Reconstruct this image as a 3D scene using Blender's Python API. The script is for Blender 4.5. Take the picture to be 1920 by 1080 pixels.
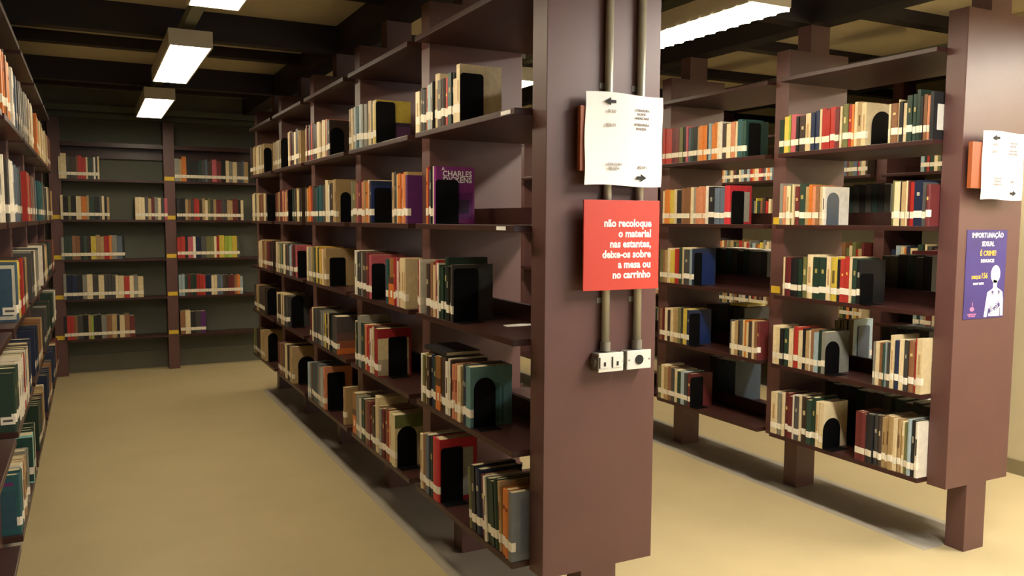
import bpy, bmesh, math, random
from mathutils import Vector, Matrix

D = bpy.data
for o in list(D.objects):
    D.objects.remove(o)
SC = bpy.context.scene
COL = SC.collection
random.seed(7)

# ------------------------------------------------------------------ layout constants (metres)
EYE = 1.4942                                   # camera height
XC, XR, XL, XQ = 1.5084, 3.5542, -0.5375, 5.600    # spines of the four bookcases (x)
Y0, BAY, PT, PW = 2.2804, 1.0, 0.0935, 0.4395  # front plane, upright pitch, upright thickness / width
LEGW, ZB, ZT = 0.1413, 0.3116, 2.405           # leg width, underside and top of an upright
OFF = 0.285                                    # half depth of the shelves
ZS = {'A': 1.855, 'B': 1.477, 'C': 1.101, 'D': 0.727, 'E': 0.345}
ZCAN = 2.25                                    # canopy board
ZCEIL = 2.72
YFAR, YWALL = 8.72, 8.90
NB = 5                                         # bays per bookcase
XWR = 4.87                                     # face of the short wall on the right

# ------------------------------------------------------------------ camera
cam_d = D.cameras.new('camera')
cam = D.objects.new('camera', cam_d)
COL.objects.link(cam)
cam_d.sensor_width = 36.0
cam_d.lens = 36.0 * 1538.29 / 1920.0
cam_d.clip_start = 0.05
yaw, pitch, roll = map(math.radians, (27.1641, 4.7382, 0.3096))
Fw = Vector((math.sin(yaw) * math.cos(pitch), math.cos(yaw) * math.cos(pitch), -math.sin(pitch)))
Rt = Vector((math.cos(yaw), -math.sin(yaw), 0))
Up = Rt.cross(Fw)
R2 = Rt * math.cos(roll) + Up * math.sin(roll)
U2 = -Rt * math.sin(roll) + Up * math.cos(roll)
M = Matrix((R2, U2, -Fw)).transposed().to_4x4()
M.translation = (0, 0, EYE)
cam.matrix_world = M
SC.camera = cam

# ------------------------------------------------------------------ world, window fill, exposure
W = D.worlds.new('world')
SC.world = W
W.use_nodes = True
W.node_tree.nodes['Background'].inputs[0].default_value = (0.85, 0.93, 1.0, 1)
W.node_tree.nodes['Background'].inputs[1].default_value = 0.6
SC.view_settings.view_transform = 'Standard'
SC.view_settings.look = 'None'
SC.view_settings.gamma = 1.0
SC.view_settings.use_curve_mapping = False
SC.view_settings.exposure = 0.0

LAMP_POWER = 29.0                              # radiance of the lamp diffusers
LAMP_POWER0 = 112.0                            # radiance of the front lamps, raised to brighten the end panels
LAMP_COL0 = (1.0, 0.95, 0.85)
LAMP_COL = (1.0, 0.86, 0.62)
WIN_POWER = 55.0                              # fill light at an added, unseen window behind the camera
WIN = (0.6, 5.2, 0.95, 2.35)                   # x0, x1, z0, z1
ld = D.lights.new('window_fill', 'AREA')
ld.shape = 'RECTANGLE'
ld.size, ld.size_y = WIN[1] - WIN[0] - .12, WIN[3] - WIN[2] - .12
ld.energy = WIN_POWER
ld.color = (1.0, 0.98, 0.95)
lo = D.objects.new('window_fill', ld)
lo.location = ((WIN[0] + WIN[1]) / 2, -3.47, (WIN[2] + WIN[3]) / 2)
lo.rotation_euler = (math.radians(90), 0, 0)
COL.objects.link(lo)

# ------------------------------------------------------------------ materials
def lin(c):
    return tuple(((v / 255) / 12.92 if v / 255 <= .04045 else ((v / 255 + .055) / 1.055) ** 2.4) for v in c[:3]) + (1,)

def mat(name, rgb, rough=.5, spec=.5, noise=0.0, nscale=8.0, metal=0.0, bump=0.0, bscale=60.0, coat=0.0):
    m = D.materials.new(name)
    m.use_nodes = True
    nt = m.node_tree
    b = nt.nodes['Principled BSDF']
    b.inputs['Roughness'].default_value = rough
    b.inputs['Specular IOR Level'].default_value = spec
    b.inputs['Metallic'].default_value = metal
    b.inputs['Coat Weight'].default_value = coat
    b.inputs['Base Color'].default_value = lin(rgb)
    if noise or bump:
        tc = nt.nodes.new('ShaderNodeTexCoord')
    if noise:
        n = nt.nodes.new('ShaderNodeTexNoise')
        n.inputs['Scale'].default_value = nscale
        n.inputs['Detail'].default_value = 5
        nt.links.new(tc.outputs['Object'], n.inputs['Vector'])
        r = nt.nodes.new('ShaderNodeMapRange')
        r.inputs['From Min'].default_value = .3
        r.inputs['From Max'].default_value = .7
        r.inputs['To Min'].default_value = 1 - noise
        r.inputs['To Max'].default_value = 1 + noise
        nt.links.new(n.outputs['Fac'], r.inputs['Value'])
        x = nt.nodes.new('ShaderNodeVectorMath')
        x.operation = 'SCALE'
        x.inputs[0].default_value = lin(rgb)[:3]
        nt.links.new(r.outputs['Result'], x.inputs['Scale'])
        nt.links.new(x.outputs['Vector'], b.inputs['Base Color'])
    if bump:
        n2 = nt.nodes.new('ShaderNodeTexNoise')
        n2.inputs['Scale'].default_value = bscale
        n2.inputs['Detail'].default_value = 6
        nt.links.new(tc.outputs['Object'], n2.inputs['Vector'])
        bp = nt.nodes.new('ShaderNodeBump')
        bp.inputs['Strength'].default_value = bump
        bp.inputs['Distance'].default_value = .01
        nt.links.new(n2.outputs['Fac'], bp.inputs['Height'])
        nt.links.new(bp.outputs['Normal'], b.inputs['Normal'])
    return m

def emat(name, rgb, power):
    m = D.materials.new(name)
    m.use_nodes = True
    b = m.node_tree.nodes['Principled BSDF']
    b.inputs['Base Color'].default_value = (.8, .8, .78, 1)
    b.inputs['Emission Color'].default_value = (*rgb, 1)
    b.inputs['Emission Strength'].default_value = power
    return m

def colour_mat(name, attr, rough=.42):
    # one material for all the books: the colour is a property of the single book, with worn cloth grain
    m = D.materials.new(name)
    m.use_nodes = True
    nt = m.node_tree
    b = nt.nodes['Principled BSDF']
    b.inputs['Roughness'].default_value = rough
    b.inputs['Specular IOR Level'].default_value = .35
    if attr:
        src = nt.nodes.new('ShaderNodeAttribute')
        src.attribute_name = attr
        out = src.outputs['Color']
    else:
        src = nt.nodes.new('ShaderNodeObjectInfo')
        out = src.outputs['Color']
    tc = nt.nodes.new('ShaderNodeTexCoord')
    n = nt.nodes.new('ShaderNodeTexNoise')
    n.inputs['Scale'].default_value = 45
    n.inputs['Detail'].default_value = 4
    nt.links.new(tc.outputs['Object'], n.inputs['Vector'])
    r = nt.nodes.new('ShaderNodeMapRange')
    r.inputs['From Min'].default_value = .3
    r.inputs['From Max'].default_value = .7
    r.inputs['To Min'].default_value = .90
    r.inputs['To Max'].default_value = 1.07
    nt.links.new(n.outputs['Fac'], r.inputs['Value'])
    x = nt.nodes.new('ShaderNodeVectorMath')
    x.operation = 'SCALE'
    nt.links.new(out, x.inputs[0])
    nt.links.new(r.outputs['Result'], x.inputs['Scale'])
    nt.links.new(x.outputs['Vector'], b.inputs['Base Color'])
    return m

M_WOOD = mat('maroon_laminate', (94, 61, 57), rough=.43, spec=.56, noise=.07, nscale=5)
M_SHELF = mat('dark_maroon_board', (60, 34, 30), rough=.35, spec=.35, noise=.12, nscale=6)
M_BEAM = mat('dark_beam_paint', (30, 22, 20), rough=.6, noise=.1)
M_CEIL = mat('ceiling_plaster', (206, 194, 160), rough=.9, noise=.06, nscale=3)
M_STRIP = mat('grey_floor_strip', (158, 150, 136), rough=.5, spec=.3, noise=.06, nscale=3)
M_FLOOR = mat('beige_vinyl', (180, 163, 124), rough=.5, spec=.3, noise=.05, nscale=2.2)
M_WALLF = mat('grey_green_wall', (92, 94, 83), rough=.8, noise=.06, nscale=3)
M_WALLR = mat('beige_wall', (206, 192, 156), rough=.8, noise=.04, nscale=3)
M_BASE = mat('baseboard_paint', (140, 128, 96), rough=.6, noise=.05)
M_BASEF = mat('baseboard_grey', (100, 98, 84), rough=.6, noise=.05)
M_CONC = mat('cornice_paint', (92, 98, 84), rough=.7, noise=.06)
M_LAMPB = mat('lamp_enamel', (196, 186, 162), rough=.45)
M_LAMP = emat('lamp_diffuser', LAMP_COL, LAMP_POWER)
M_LAMP3 = emat('dim_lamp_diffuser', LAMP_COL, LAMP_POWER * .72)  # third lamp of the left aisle, dimmed to darken the far wall
M_LAMP0 = emat('bright_lamp_diffuser', LAMP_COL0, LAMP_POWER0)
M_TRAY = mat('galvanised_tray', (128, 134, 120), rough=.5, metal=.3)
M_PIPE = mat('galvanised_pipe', (186, 182, 164), rough=.33, metal=.4)
M_BOX = mat('cast_aluminium', (150, 146, 134), rough=.45, metal=.6)
M_FACE = mat('white_face_plate', (225, 222, 212), rough=.4)
M_BLACK = mat('black_plastic', (22, 22, 22), rough=.5)
M_INK = mat('black_ink', (38, 36, 36), rough=.8)
M_GREYINK = mat('faded_ink', (150, 138, 134), rough=.8)
M_PAPER = mat('white_paper', (248, 246, 242), rough=.8)
M_RED = mat('red_sign_board', (200, 62, 46), rough=.5)
M_ORANGE = mat('orange_board_edge', (150, 72, 26), rough=.5)
M_WHITEINK = mat('white_ink', (246, 242, 238), rough=.8)
M_GOLDINK = mat('yellow_ink', (236, 190, 70), rough=.8)
M_PINKINK = mat('pink_ink', (190, 120, 160), rough=.8)
M_PAGES = mat('book_pages', (198, 184, 148), rough=.85, noise=.1, nscale=60)
M_LABEL = mat('spine_label_paper', (240, 232, 214), rough=.55, noise=.03, nscale=50)
M_LABELINK = mat('label_print', (90, 84, 80), rough=.8)
M_YTAG = mat('yellow_tag', (222, 186, 52), rough=.5)
M_STEELK = mat('black_steel', (8, 7, 8), rough=.65, spec=.12)
M_STEELB = mat('slate_steel', (78, 86, 96), rough=.4, spec=.4)
M_BOOK = colour_mat('book_cover', None)
M_BOOKS = colour_mat('shelved_book_covers', 'Col')
M_POSTER = mat('violet_poster', (62, 48, 120), rough=.4, noise=.2, nscale=4)
M_GLASS = D.materials.new('window_glass')
M_GLASS.use_nodes = True
_g = M_GLASS.node_tree.nodes['Principled BSDF']
_g.inputs['Transmission Weight'].default_value = 1
_g.inputs['Roughness'].default_value = .05
_g.inputs['IOR'].default_value = 1.1

# ------------------------------------------------------------------ mesh helpers
def box(bm, x0, x1, y0, y1, z0, z1):
    v = [bm.verts.new((x, y, z)) for z in (z0, z1) for y in (y0, y1) for x in (x0, x1)]
    for f in ((0, 2, 3, 1), (4, 5, 7, 6), (0, 1, 5, 4), (2, 6, 7, 3), (0, 4, 6, 2), (1, 3, 7, 5)):
        bm.faces.new([v[i] for i in f])
    return v

def prism(bm, pts, a0, a1, axis='y'):
    # polygon pts extruded along an axis; pts are (x,z) for y, (x,y) for z, (y,z) for x
    def P(p, a):
        return {'y': (p[0], a, p[1]), 'z': (p[0], p[1], a), 'x': (a, p[0], p[1])}[axis]
    lo_ = [bm.verts.new(P(p, a0)) for p in pts]
    hi_ = [bm.verts.new(P(p, a1)) for p in pts]
    n = len(pts)
    bm.faces.new(lo_)
    bm.faces.new(hi_[::-1])
    for i in range(n):
        bm.faces.new((lo_[i], hi_[i], hi_[(i + 1) % n], lo_[(i + 1) % n]))

def tube(bm, x, y, z0, z1, r, n=14, axis='z'):
    pts = [(r * math.cos(2 * math.pi * i / n), r * math.sin(2 * math.pi * i / n)) for i in range(n)]
    if axis == 'z':
        prism(bm, [(x + a, y + b) for a, b in pts], z0, z1, 'z')
    else:
        prism(bm, [(x + a, z0 + b) for a, b in pts], y, z1, 'y')

def mesh_of(bm, name, mats, bevel=0, smooth=False):
    bmesh.ops.recalc_face_normals(bm, faces=bm.faces)
    if bevel:
        bmesh.ops.bevel(bm, geom=list(bm.edges), offset=bevel, segments=2, profile=.6, affect='EDGES', clamp_overlap=True)
    me = D.meshes.new(name)
    bm.to_mesh(me)
    bm.free()
    for m in (mats if isinstance(mats, (list, tuple)) else [mats]):
        me.materials.append(m)
    if smooth:
        for p in me.polygons:
            p.use_smooth = True
    return me

def link(name, me, parent=None, loc=(0, 0, 0)):
    o = D.objects.new(name, me)
    COL.objects.link(o)
    o.location = loc
    if parent:
        o.parent = parent
    return o

def part(name, fill, m, parent, bevel=0, smooth=False, loc=(0, 0, 0)):
    bm = bmesh.new()
    fill(bm)
    return link(name, mesh_of(bm, name, m, bevel, smooth), parent, loc)

def boxpart(name, b, m, parent, bevel=0):
    return part(name, lambda bm: box(bm, *b), m, parent, bevel)

def thing(name, label, cat, loc=(0, 0, 0), group=None):
    o = D.objects.new(name, None)
    o.empty_display_size = .1
    COL.objects.link(o)
    o.location = loc
    o['label'], o['category'] = label, cat
    if group:
        o['group'] = group
    return o

def struct(name, b, m, parent=None, fill=None):
    bm = bmesh.new()
    (fill(bm) if fill else box(bm, *b))
    o = link(name, mesh_of(bm, name, m), parent)
    if not parent:
        o['kind'] = 'structure'
    return o

def text_part(name, body, size, m, parent, x, y, z, align='RIGHT', bold=0.0, spacing=1.0, stretch=1.0):
    # lettering standing in the xz plane, facing -y
    c = D.curves.new(name, 'FONT')
    c.body = body
    c.size = size
    c.align_x = align
    c.offset = bold
    c.space_character = spacing
    c.extrude = .0003
    c.resolution_u = 2
    t = D.objects.new(name + '_curve', c)
    COL.objects.link(t)
    dg = bpy.context.evaluated_depsgraph_get()
    me = D.meshes.new_from_object(t.evaluated_get(dg))
    D.objects.remove(t)
    D.curves.remove(c)
    for v in me.vertices:
        v.co = Vector((v.co.x * stretch, -v.co.z, v.co.y))
    me.materials.clear()
    me.materials.append(m)
    me.name = name
    return link(name, me, parent, (x, y, z))
# ------------------------------------------------------------------ the room
floor = struct('floor', (-2.6, 8.0, -3.5, YWALL + .1, -.10, 0), M_FLOOR)
for x, k in ((XL, 0), (XC, 0), (XR, 0), (XQ, 1)):
    boxpart('floor_strip', (x - .212, x + .212, Y0 + k * BAY + PT, Y0 + NB * BAY + .01, -.002, .0008), M_STRIP, floor)
ceil = struct('ceiling', (-2.6, 8.0, -3.5, YWALL + .1, ZCEIL, ZCEIL + .1), M_CEIL)
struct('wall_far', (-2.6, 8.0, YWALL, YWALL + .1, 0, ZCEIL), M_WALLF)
struct('wall_left', (-2.7, -2.6, -3.5, YWALL, 0, ZCEIL), M_WALLF)
struct('wall_east', (8.0, 8.1, -3.5, YWALL, 0, ZCEIL), M_WALLR)
struct('wall_right', (XWR, XWR + .16, -3.5, 3.2, 0, ZCEIL), M_WALLR)
struct('wall_back', None, M_WALLR, fill=lambda bm: [
    box(bm, -2.6, WIN[0], -3.6, -3.5, 0, ZCEIL), box(bm, WIN[1], 8.0, -3.6, -3.5, 0, ZCEIL),
    box(bm, WIN[0], WIN[1], -3.6, -3.5, 0, WIN[2]), box(bm, WIN[0], WIN[1], -3.6, -3.5, WIN[3], ZCEIL)])
win = struct('added_window', None, M_FACE, fill=lambda bm: [  # unseen window, added to carry the fill light
    box(bm, WIN[0], WIN[0] + .06, -3.58, -3.52, WIN[2], WIN[3]),
    box(bm, WIN[1] - .06, WIN[1], -3.58, -3.52, WIN[2], WIN[3]),
    box(bm, WIN[0] + .06, WIN[1] - .06, -3.58, -3.52, WIN[2], WIN[2] + .06),
    box(bm, WIN[0] + .06, WIN[1] - .06, -3.58, -3.52, WIN[3] - .06, WIN[3])])
boxpart('pane', (WIN[0] + .06, WIN[1] - .06, -3.555, -3.55, WIN[2] + .06, WIN[3] - .06), M_GLASS, win)
struct('baseboard_right', (XWR - .014, XWR, -3.5, 3.2, 0, .09), M_BASE)
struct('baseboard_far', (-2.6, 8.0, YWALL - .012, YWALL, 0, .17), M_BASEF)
tr = struct('trim_1', None, M_CONC, fill=lambda bm: [
    box(bm, -2.6, 8.0, YWALL - .05, YWALL, 2.50, 2.56),
    box(bm, -2.6, 8.0, YWALL - .03, YWALL, 2.44, 2.485)])

# coffered ceiling: beams over every spine and across every line of uprights
SP = [-2.6, XL, XC, XR, XQ, 8.0]
for x in (XL, XC, XR, XQ):
    y1 = Y0 + NB * BAY + PT
    boxpart('ceiling_beam', (x - LEGW / 2, x + LEGW / 2, -3.5, YWALL, 2.55, ZCEIL), M_BEAM, ceil)
for k in range(-5, 7):
    for i in range(5):
        a, b = SP[i], SP[i + 1]
        a += 0 if i == 0 else LEGW / 2
        b -= 0 if i == 4 else LEGW / 2
        deep = (k % 2 != 0) and (a + b) / 2 < XR
        boxpart('ceiling_beam', (a, b, Y0 + k * BAY, Y0 + k * BAY + PT, 2.552 if deep else 2.65, ZCEIL), M_BEAM, ceil)

# ------------------------------------------------------------------ bookcases
_bm = bmesh.new()
prism(_bm, [(-LEGW / 2, 0), (LEGW / 2, 0), (LEGW / 2, ZB), (PW / 2, ZB), (PW / 2, ZT), (LEGW / 2, ZT), (LEGW / 2, 2.55),
            (-LEGW / 2, 2.55), (-LEGW / 2, ZT), (-PW / 2, ZT), (-PW / 2, ZB), (-LEGW / 2, ZB)], 0, PT)
ME_UP = mesh_of(_bm, 'upright', M_WOOD, bevel=.0025)
_bm = bmesh.new()
box(_bm, -OFF, OFF, PT, BAY, -.022, 0)
ME_BOARD = mesh_of(_bm, 'shelf_board', M_SHELF, bevel=.002)
_bm = bmesh.new()
box(_bm, -.011, .011, PT, BAY, 0, .065)
ME_RAIL = mesh_of(_bm, 'shelf_rail', M_SHELF)

def bookcase(x, k0, label, tags=()):
    t = thing('bookcase', label, 'bookcase', (x, Y0, 0), 'double-sided bookcases in parallel rows')
    for k in range(k0, NB + 1):
        link('upright', ME_UP, t, (0, k * BAY, 0))
    for k in range(k0, NB):
        for z in list(ZS.values()) + [ZCAN]:
            link('shelf_board', ME_BOARD, t, (0, k * BAY, z))
            if z != ZCAN:
                link('shelf_rail', ME_RAIL, t, (0, k * BAY, z))
    for k, z in tags:
        tg = boxpart('shelf_tag', (-PW / 2 - .003, -PW / 2, k * BAY + .015, k * BAY + .08, z + .002, z + .04), M_YTAG, t)
        tg['label'] = 'yellow shelf tag'
    return t

bookcase(XC, 0, 'dark maroon double-sided bookcase in the middle, its end panel carrying the red sign')
bookcase(XR, 0, 'dark maroon double-sided bookcase on the right, its end panel carrying the violet poster', [(1, ZS['B']), (1, ZS['C'])])
bookcase(XL, 0, 'dark maroon bookcase along the left edge, facing the aisle with the bare floor')
bookcase(XQ, 1, 'far dark bookcase seen through the shelves of the right bookcase')

fw = thing('wall_shelving', 'dark shelving unit against the far wall at the end of the left aisle', 'shelving', (0, YFAR, 0))
FX = [-.326, .654, 1.634, 2.614]
for x in FX:
    boxpart('upright', (x, x + .10, 0, YWALL - YFAR - .0, 0, 2.42), M_WOOD, fw, .002)
for i, x in enumerate(FX[:-1]):
    for z in list(ZS.values()):
        boxpart('shelf_board', (x + .10, FX[i + 1], -.02, YWALL - YFAR, z - .022, z), M_SHELF, fw)
    boxpart('shelf_board', (x + .10, FX[i + 1], -.02, YWALL - YFAR, 2.16, 2.20), M_SHELF, fw)
    boxpart('shelf_rail', (x + .10, FX[i + 1], .14, YWALL - YFAR, 2.06, 2.16), M_SHELF, fw)  # dark board standing in for the shade under the canopy
for x, zz in ((FX[0], 'BCDE'), (FX[1], 'ABCDE')):
    for z in zz:
        tg = boxpart('shelf_tag', (x + .005, x + .095, -.004, 0, ZS[z] + .004, ZS[z] + .042), M_YTAG, fw)
        tg['label'] = 'yellow shelf tag'

# ------------------------------------------------------------------ ceiling lamps
def lamp(x, y, label, length=1.3, wavy=False, z=2.385, m=None):
    t = thing('ceiling_lamp', label, 'lamp', (x, y, z), 'fluorescent lamps over the aisles')
    w = .108
    def hous(bm):
        box(bm, -w, w, 0, length, .012, .085)
        for a, b in ((-w, -w + .009), (w - .009, w)):
            box(bm, a, b, 0, length, 0, .012)
        box(bm, -w + .009, w - .009, 0, .012, 0, .012)
        box(bm, -w + .009, w - .009, length - .012, length, 0, .012)
    part('housing', hous, M_LAMPB, t)
    def diff(bm):
        if not wavy:
            box(bm, -w + .010, w - .010, .013, length - .013, .001, .0115)
        else:
            n, pts = 132, []
            for i in range(n + 1):
                yy = .013 + (length - .026) * i / n
                pts.append((-w - .004 + .020 * abs(math.sin(i * math.pi / 8)), yy))
            pts += [(-p[0], p[1]) for p in reversed(pts)]
            prism(bm, pts, -.012, .0, 'z')
    part('diffuser', diff, m or M_LAMP, t)
    for yy in (.22, length - .22):
        part('hanger_rod', lambda bm: tube(bm, 0, yy, .085, 2.5 - z, .006, 8), M_TRAY, t)
    return t
XA = [(XL + XC) / 2 + .012, (XC + XR) / 2, (XR + XQ) / 2]
for y, s in ((2.47, 'nearest, cut off by the top edge'), (4.64, 'second, halfway down the aisle'), (6.78, 'third, closest to the far wall')):
    lamp(XA[0], y, 'white box ceiling lamp over the left aisle, ' + s, m=M_LAMP3 if y > 6 else None)
for y, s in ((2.60, 'large, beside the end panel with signs'), (4.72, 'small glimpse through the middle bookcase'), (6.84, 'farthest of its row')):
    lamp(XA[1], y, 'lit fluorescent lamp over the middle aisle, ' + s, wavy=(y < 3))
for y, s in ((2.60, 'nearest, just a bright spot above books'), (4.72, 'second bright spot above the row of books'), (6.84, 'farthest of its row')):
    lamp(XA[2], y, 'fluorescent lamp over the right aisle, ' + s, z=2.41)
lamp(XA[1], .48, 'fluorescent lamp of the middle row hanging in front of the end panels', m=M_LAMP0)
lamp(XA[2], .48, 'fluorescent lamp of the right row hanging in front of the end panels', m=M_LAMP0)
for i, (x, s) in enumerate(zip(XA, ('left', 'middle', 'right'))):
    y0t = 2.3 if i == 0 else .3
    t = thing('cable_tray', 'narrow grey cable tray linking the lamps above the %s aisle' % s, 'tray', (x, 0, 2.5535), 'cable trays above the aisles')
    part('tray', lambda bm: [box(bm, -.03, .03, y0t, 8.3, -.004, -.002), box(bm, -.03, -.027, y0t, 8.3, -.05, -.004), box(bm, .027, .03, y0t, 8.3, -.05, -.004), box(bm, -.03, .03, y0t, 8.3, -.053, -.05)], M_TRAY, t)

# ------------------------------------------------------------------ signs, conduits and the poster
YP = Y0                                          # face of the end panels
def arrow(parent, x0, x1, z, y, s=.026, m=M_INK):
    # arrow from tail x0 to tip x1
    d = 1 if x1 > x0 else -1
    h = s * .95
    pts = [(x0, z - s * .2), (x1 - d * h, z - s * .2), (x1 - d * h, z - s * .52), (x1, z), (x1 - d * h, z + s * .52), (x1 - d * h, z + s * .2), (x0, z + s * .2)]
    part('arrow', lambda bm: prism(bm, pts, y - .0008, y), m, parent)

def paper_sign(x0, x1, z0, z1, d, label, lines, edge):
    y = YP - d
    t = thing('directory_sign', label, 'sign', ((x0 + x1) / 2, y, z0))
    ox, oz = (x0 + x1) / 2, z0
    # slightly buckled sheet
    def sheet(bm):
        n = 8
        vs = []
        for j in range(n + 1):
            row = []
            for i in range(n + 1):
                u, v = i / n, j / n
                yy = -.004 + .0035 * math.sin(u * 5 + v * 2) * (.3 + v)
                row.append((x0 - ox + u * (x1 - x0) + .004 * (v - .5) + .002 * math.sin(v * 9), yy, v * (z1 - z0) + .003 * math.sin(u * 6)))
            vs.append(row)
        f = [[bm.verts.new(p) for p in r] for r in vs]
        b = [[bm.verts.new((p[0], p[1] + .0016, p[2])) for p in r] for r in vs]
        for j in range(n):
            for i in range(n):
                bm.faces.new((f[j][i], f[j][i + 1], f[j + 1][i + 1], f[j + 1][i]))
                bm.faces.new((b[j][i], b[j + 1][i], b[j + 1][i + 1], b[j][i + 1]))
        for i in range(n):
            bm.faces.new((f[0][i], b[0][i], b[0][i + 1], f[0][i + 1]))
            bm.faces.new((f[n][i], f[n][i + 1], b[n][i + 1], b[n][i]))
            bm.faces.new((f[i][0], f[i + 1][0], b[i + 1][0], b[i][0]))
            bm.faces.new((f[i][n], b[i][n], b[i + 1][n], f[i + 1][n]))
    part('sheet', sheet, M_PAPER, t)
    bk = boxpart('backing_board', (edge[0] - ox, edge[1] - ox, .004, .022, edge[2] - oz, edge[3] - oz), M_ORANGE, t)
    bk['label'] = 'orange backing board'
    for k, a in enumerate(lines):
        if a[0] == 'arrow':
            arrow(t, a[1] - ox, a[2] - ox, a[3] - oz, -.0082, a[4])
        else:
            text_part('lettering', a[0], a[4], M_GREYINK, t, a[1] - ox, -.0082, a[2] - oz, a[3], bold=.0003)
    return t

paper_sign(1.402, 1.702, 1.607, 1.901, .047, 'white directory sign with two arrows, on the middle bookcase above the red sign', [
    ('arrow', 1.514, 1.471, 1.874, .024), ('arrow', 1.598, 1.638, 1.634, .024),
    ('813.0', 1.499, 1.839, 'CENTER', .014), ('LITERATURA', 1.616, 1.848, 'CENTER', .0105), ('NORTE', 1.614, 1.836, 'CENTER', .0105), ('AMERICANA', 1.616, 1.823, 'CENTER', .0105),
    ('820-91', 1.496, 1.795, 'CENTER', .014), ('LITERATURA', 1.616, 1.802, 'CENTER', .0105), ('INGLESA', 1.614, 1.789, 'CENTER', .0105),
    ('LITERATURA', 1.510, 1.672, 'CENTER', .0105), ('INGLESA', 1.510, 1.659, 'CENTER', .0105), ('820-91', 1.622, 1.664, 'CENTER', .0125)],
    (1.388, 1.680, 1.652, 1.856))
paper_sign(3.390, 3.676, 1.593, 1.884, .053, 'white directory sign with arrows, at the right picture edge above the poster', [
    ('arrow', 3.494, 3.447, 1.857, .024), ('arrow', 3.584, 3.626, 1.622, .024),
    ('813.0', 3.468, 1.824, 'CENTER', .014), ('LITERATURA', 3.590, 1.833, 'CENTER', .0105), ('INGLESA', 3.590, 1.820, 'CENTER', .0105),
    ('820-91', 3.466, 1.793, 'CENTER', .014), ('LITERATURA', 3.590, 1.800, 'CENTER', .0105), ('PORTUGUESA', 3.590, 1.787, 'CENTER', .0105),
    ('LITERATURA', 3.495, 1.682, 'CENTER', .0105), ('ITALIANA', 3.495, 1.669, 'CENTER', .0105), ('ESPANHOLA', 3.495, 1.656, 'CENTER', .0105), ('830-9', 3.602, 1.668, 'CENTER', .0125)],
    (3.330, 3.60, 1.640, 1.836))

rs = thing('notice_sign', 'red square notice sign with white lettering on the middle bookcase', 'sign', (1.55, YP - .046, 1.267))
boxpart('board', (1.402 - 1.55, 1.700 - 1.55, -.002, .004, 0, .2935), M_RED, rs, .0008)
for i, s in enumerate(('não recoloque', 'o material', 'nas estantes,', 'deixe-os sobre', 'a mesa ou', 'no carrinho')):
    text_part('lettering', s, .0345, M_WHITEINK, rs, 1.667 - 1.55, -.0025, 1.4745 - .0338 * i - 1.267, 'RIGHT', bold=.0012, stretch=.93)

def conduit(x, label, plate_x, z_plate, kind):
    t = thing('conduit', label, 'conduit', (x, YP, 0), 'conduits on the middle end panel')
    r = .0135
    part('pipe', lambda bm: tube(bm, 0, -.0165, 1.075, 2.55, r, 20), M_PIPE, t, smooth=True)
    part('collar', lambda bm: tube(bm, 0, -.0165, 1.062, 1.092, .0175, 18), M_BOX, t)
    for z in (1.23, 1.93, 2.33):
        part('clamp', lambda bm: [box(bm, -.026, .026, -.0025, -.0005, z - .009, z + .009)], M_BOX, t)
    px = plate_x - x
    bxp = boxpart('outlet_box', (px - .05, px + .045, -.040, -.0005, z_plate - .002, z_plate + .058), M_BOX, t, .006)
    part('box_end', lambda bm: prism(bm, [(-.021 + .013 * math.cos(a * math.pi / 8), z_plate + .028 + .017 * math.sin(a * math.pi / 8)) for a in range(16)], px - .056, px - .05, 'x'), M_BOX, bxp)
    fp = boxpart('face_plate', (px - .049, px + .049, -.046, -.0405, z_plate - .004, z_plate + .060), M_FACE, t, .0025)
    if kind == 'sockets':
        for dx in (-.026, .024):
            sk = boxpart('socket', (px + dx - .017, px + dx + .017, -.0485, -.0462, z_plate + .010, z_plate + .046), M_FACE, fp)
            boxpart('socket_hole', (px + dx - .004, px + dx + .004, -.0495, -.0486, z_plate + .016, z_plate + .030), M_BLACK, fp)
            boxpart('socket_frame', (px + dx - .021, px + dx - .0175, -.0484, -.0462, z_plate + .010, z_plate + .046), M_BLACK, fp)
    else:
        part('round_port', lambda bm: prism(bm, [(px + .016 * math.cos(a * math.pi / 12), z_plate + .028 + .016 * math.sin(a * math.pi / 12)) for a in range(24)], -.049, -.0462), M_BLACK, fp)
    for dx in (-.041, .041):
        part('screw', lambda bm: prism(bm, [(px + dx + .0035 * math.cos(a * math.pi / 4), z_plate + .028 + .0035 * math.sin(a * math.pi / 4)) for a in range(8)], -.0475, -.0462), M_BOX, fp)
conduit(1.511, 'left steel conduit pipe ending in a box with two sockets', 1.516, 1.000, 'sockets')
conduit(1.639, 'right steel conduit pipe ending in a box with a round port', 1.629, 1.001, 'port')

ps = thing('poster', 'violet poster with a white figure, on the right end panel below the white sign', 'poster', (3.535, YP, 1.068))
boxpart('sheet', (3.393 - 3.535, 3.676 - 3.535, -.0022, -.0004, 0, .394), M_POSTER, ps)
def pt(s, size, m, x, z, al='CENTER', st=.8):
    text_part('lettering', s, size, m, ps, x - 3.535, -.0026, z - 1.068, al, bold=.0006, stretch=st)
pt('IMPORTUNAÇÃO', .0305, M_WHITEINK, 3.538, 1.428, st=.92)
pt('SEXUAL', .0305, M_WHITEINK, 3.542, 1.390, st=.82)
pt('É CRIME!', .0320, M_GOLDINK, 3.546, 1.348, st=.92)
pt('DENUNCIE', .0200, M_WHITEINK, 3.543, 1.318, st=.95)
pt('DISQUE', .0190, M_GOLDINK, 3.500, 1.247, 'RIGHT', .95)
pt('156', .0350, M_GOLDINK, 3.503, 1.247, 'LEFT', .9)
pt('OU Nº 13.718', .0130, M_WHITEINK, 3.487, 1.220, 'CENTER', .95)
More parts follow.
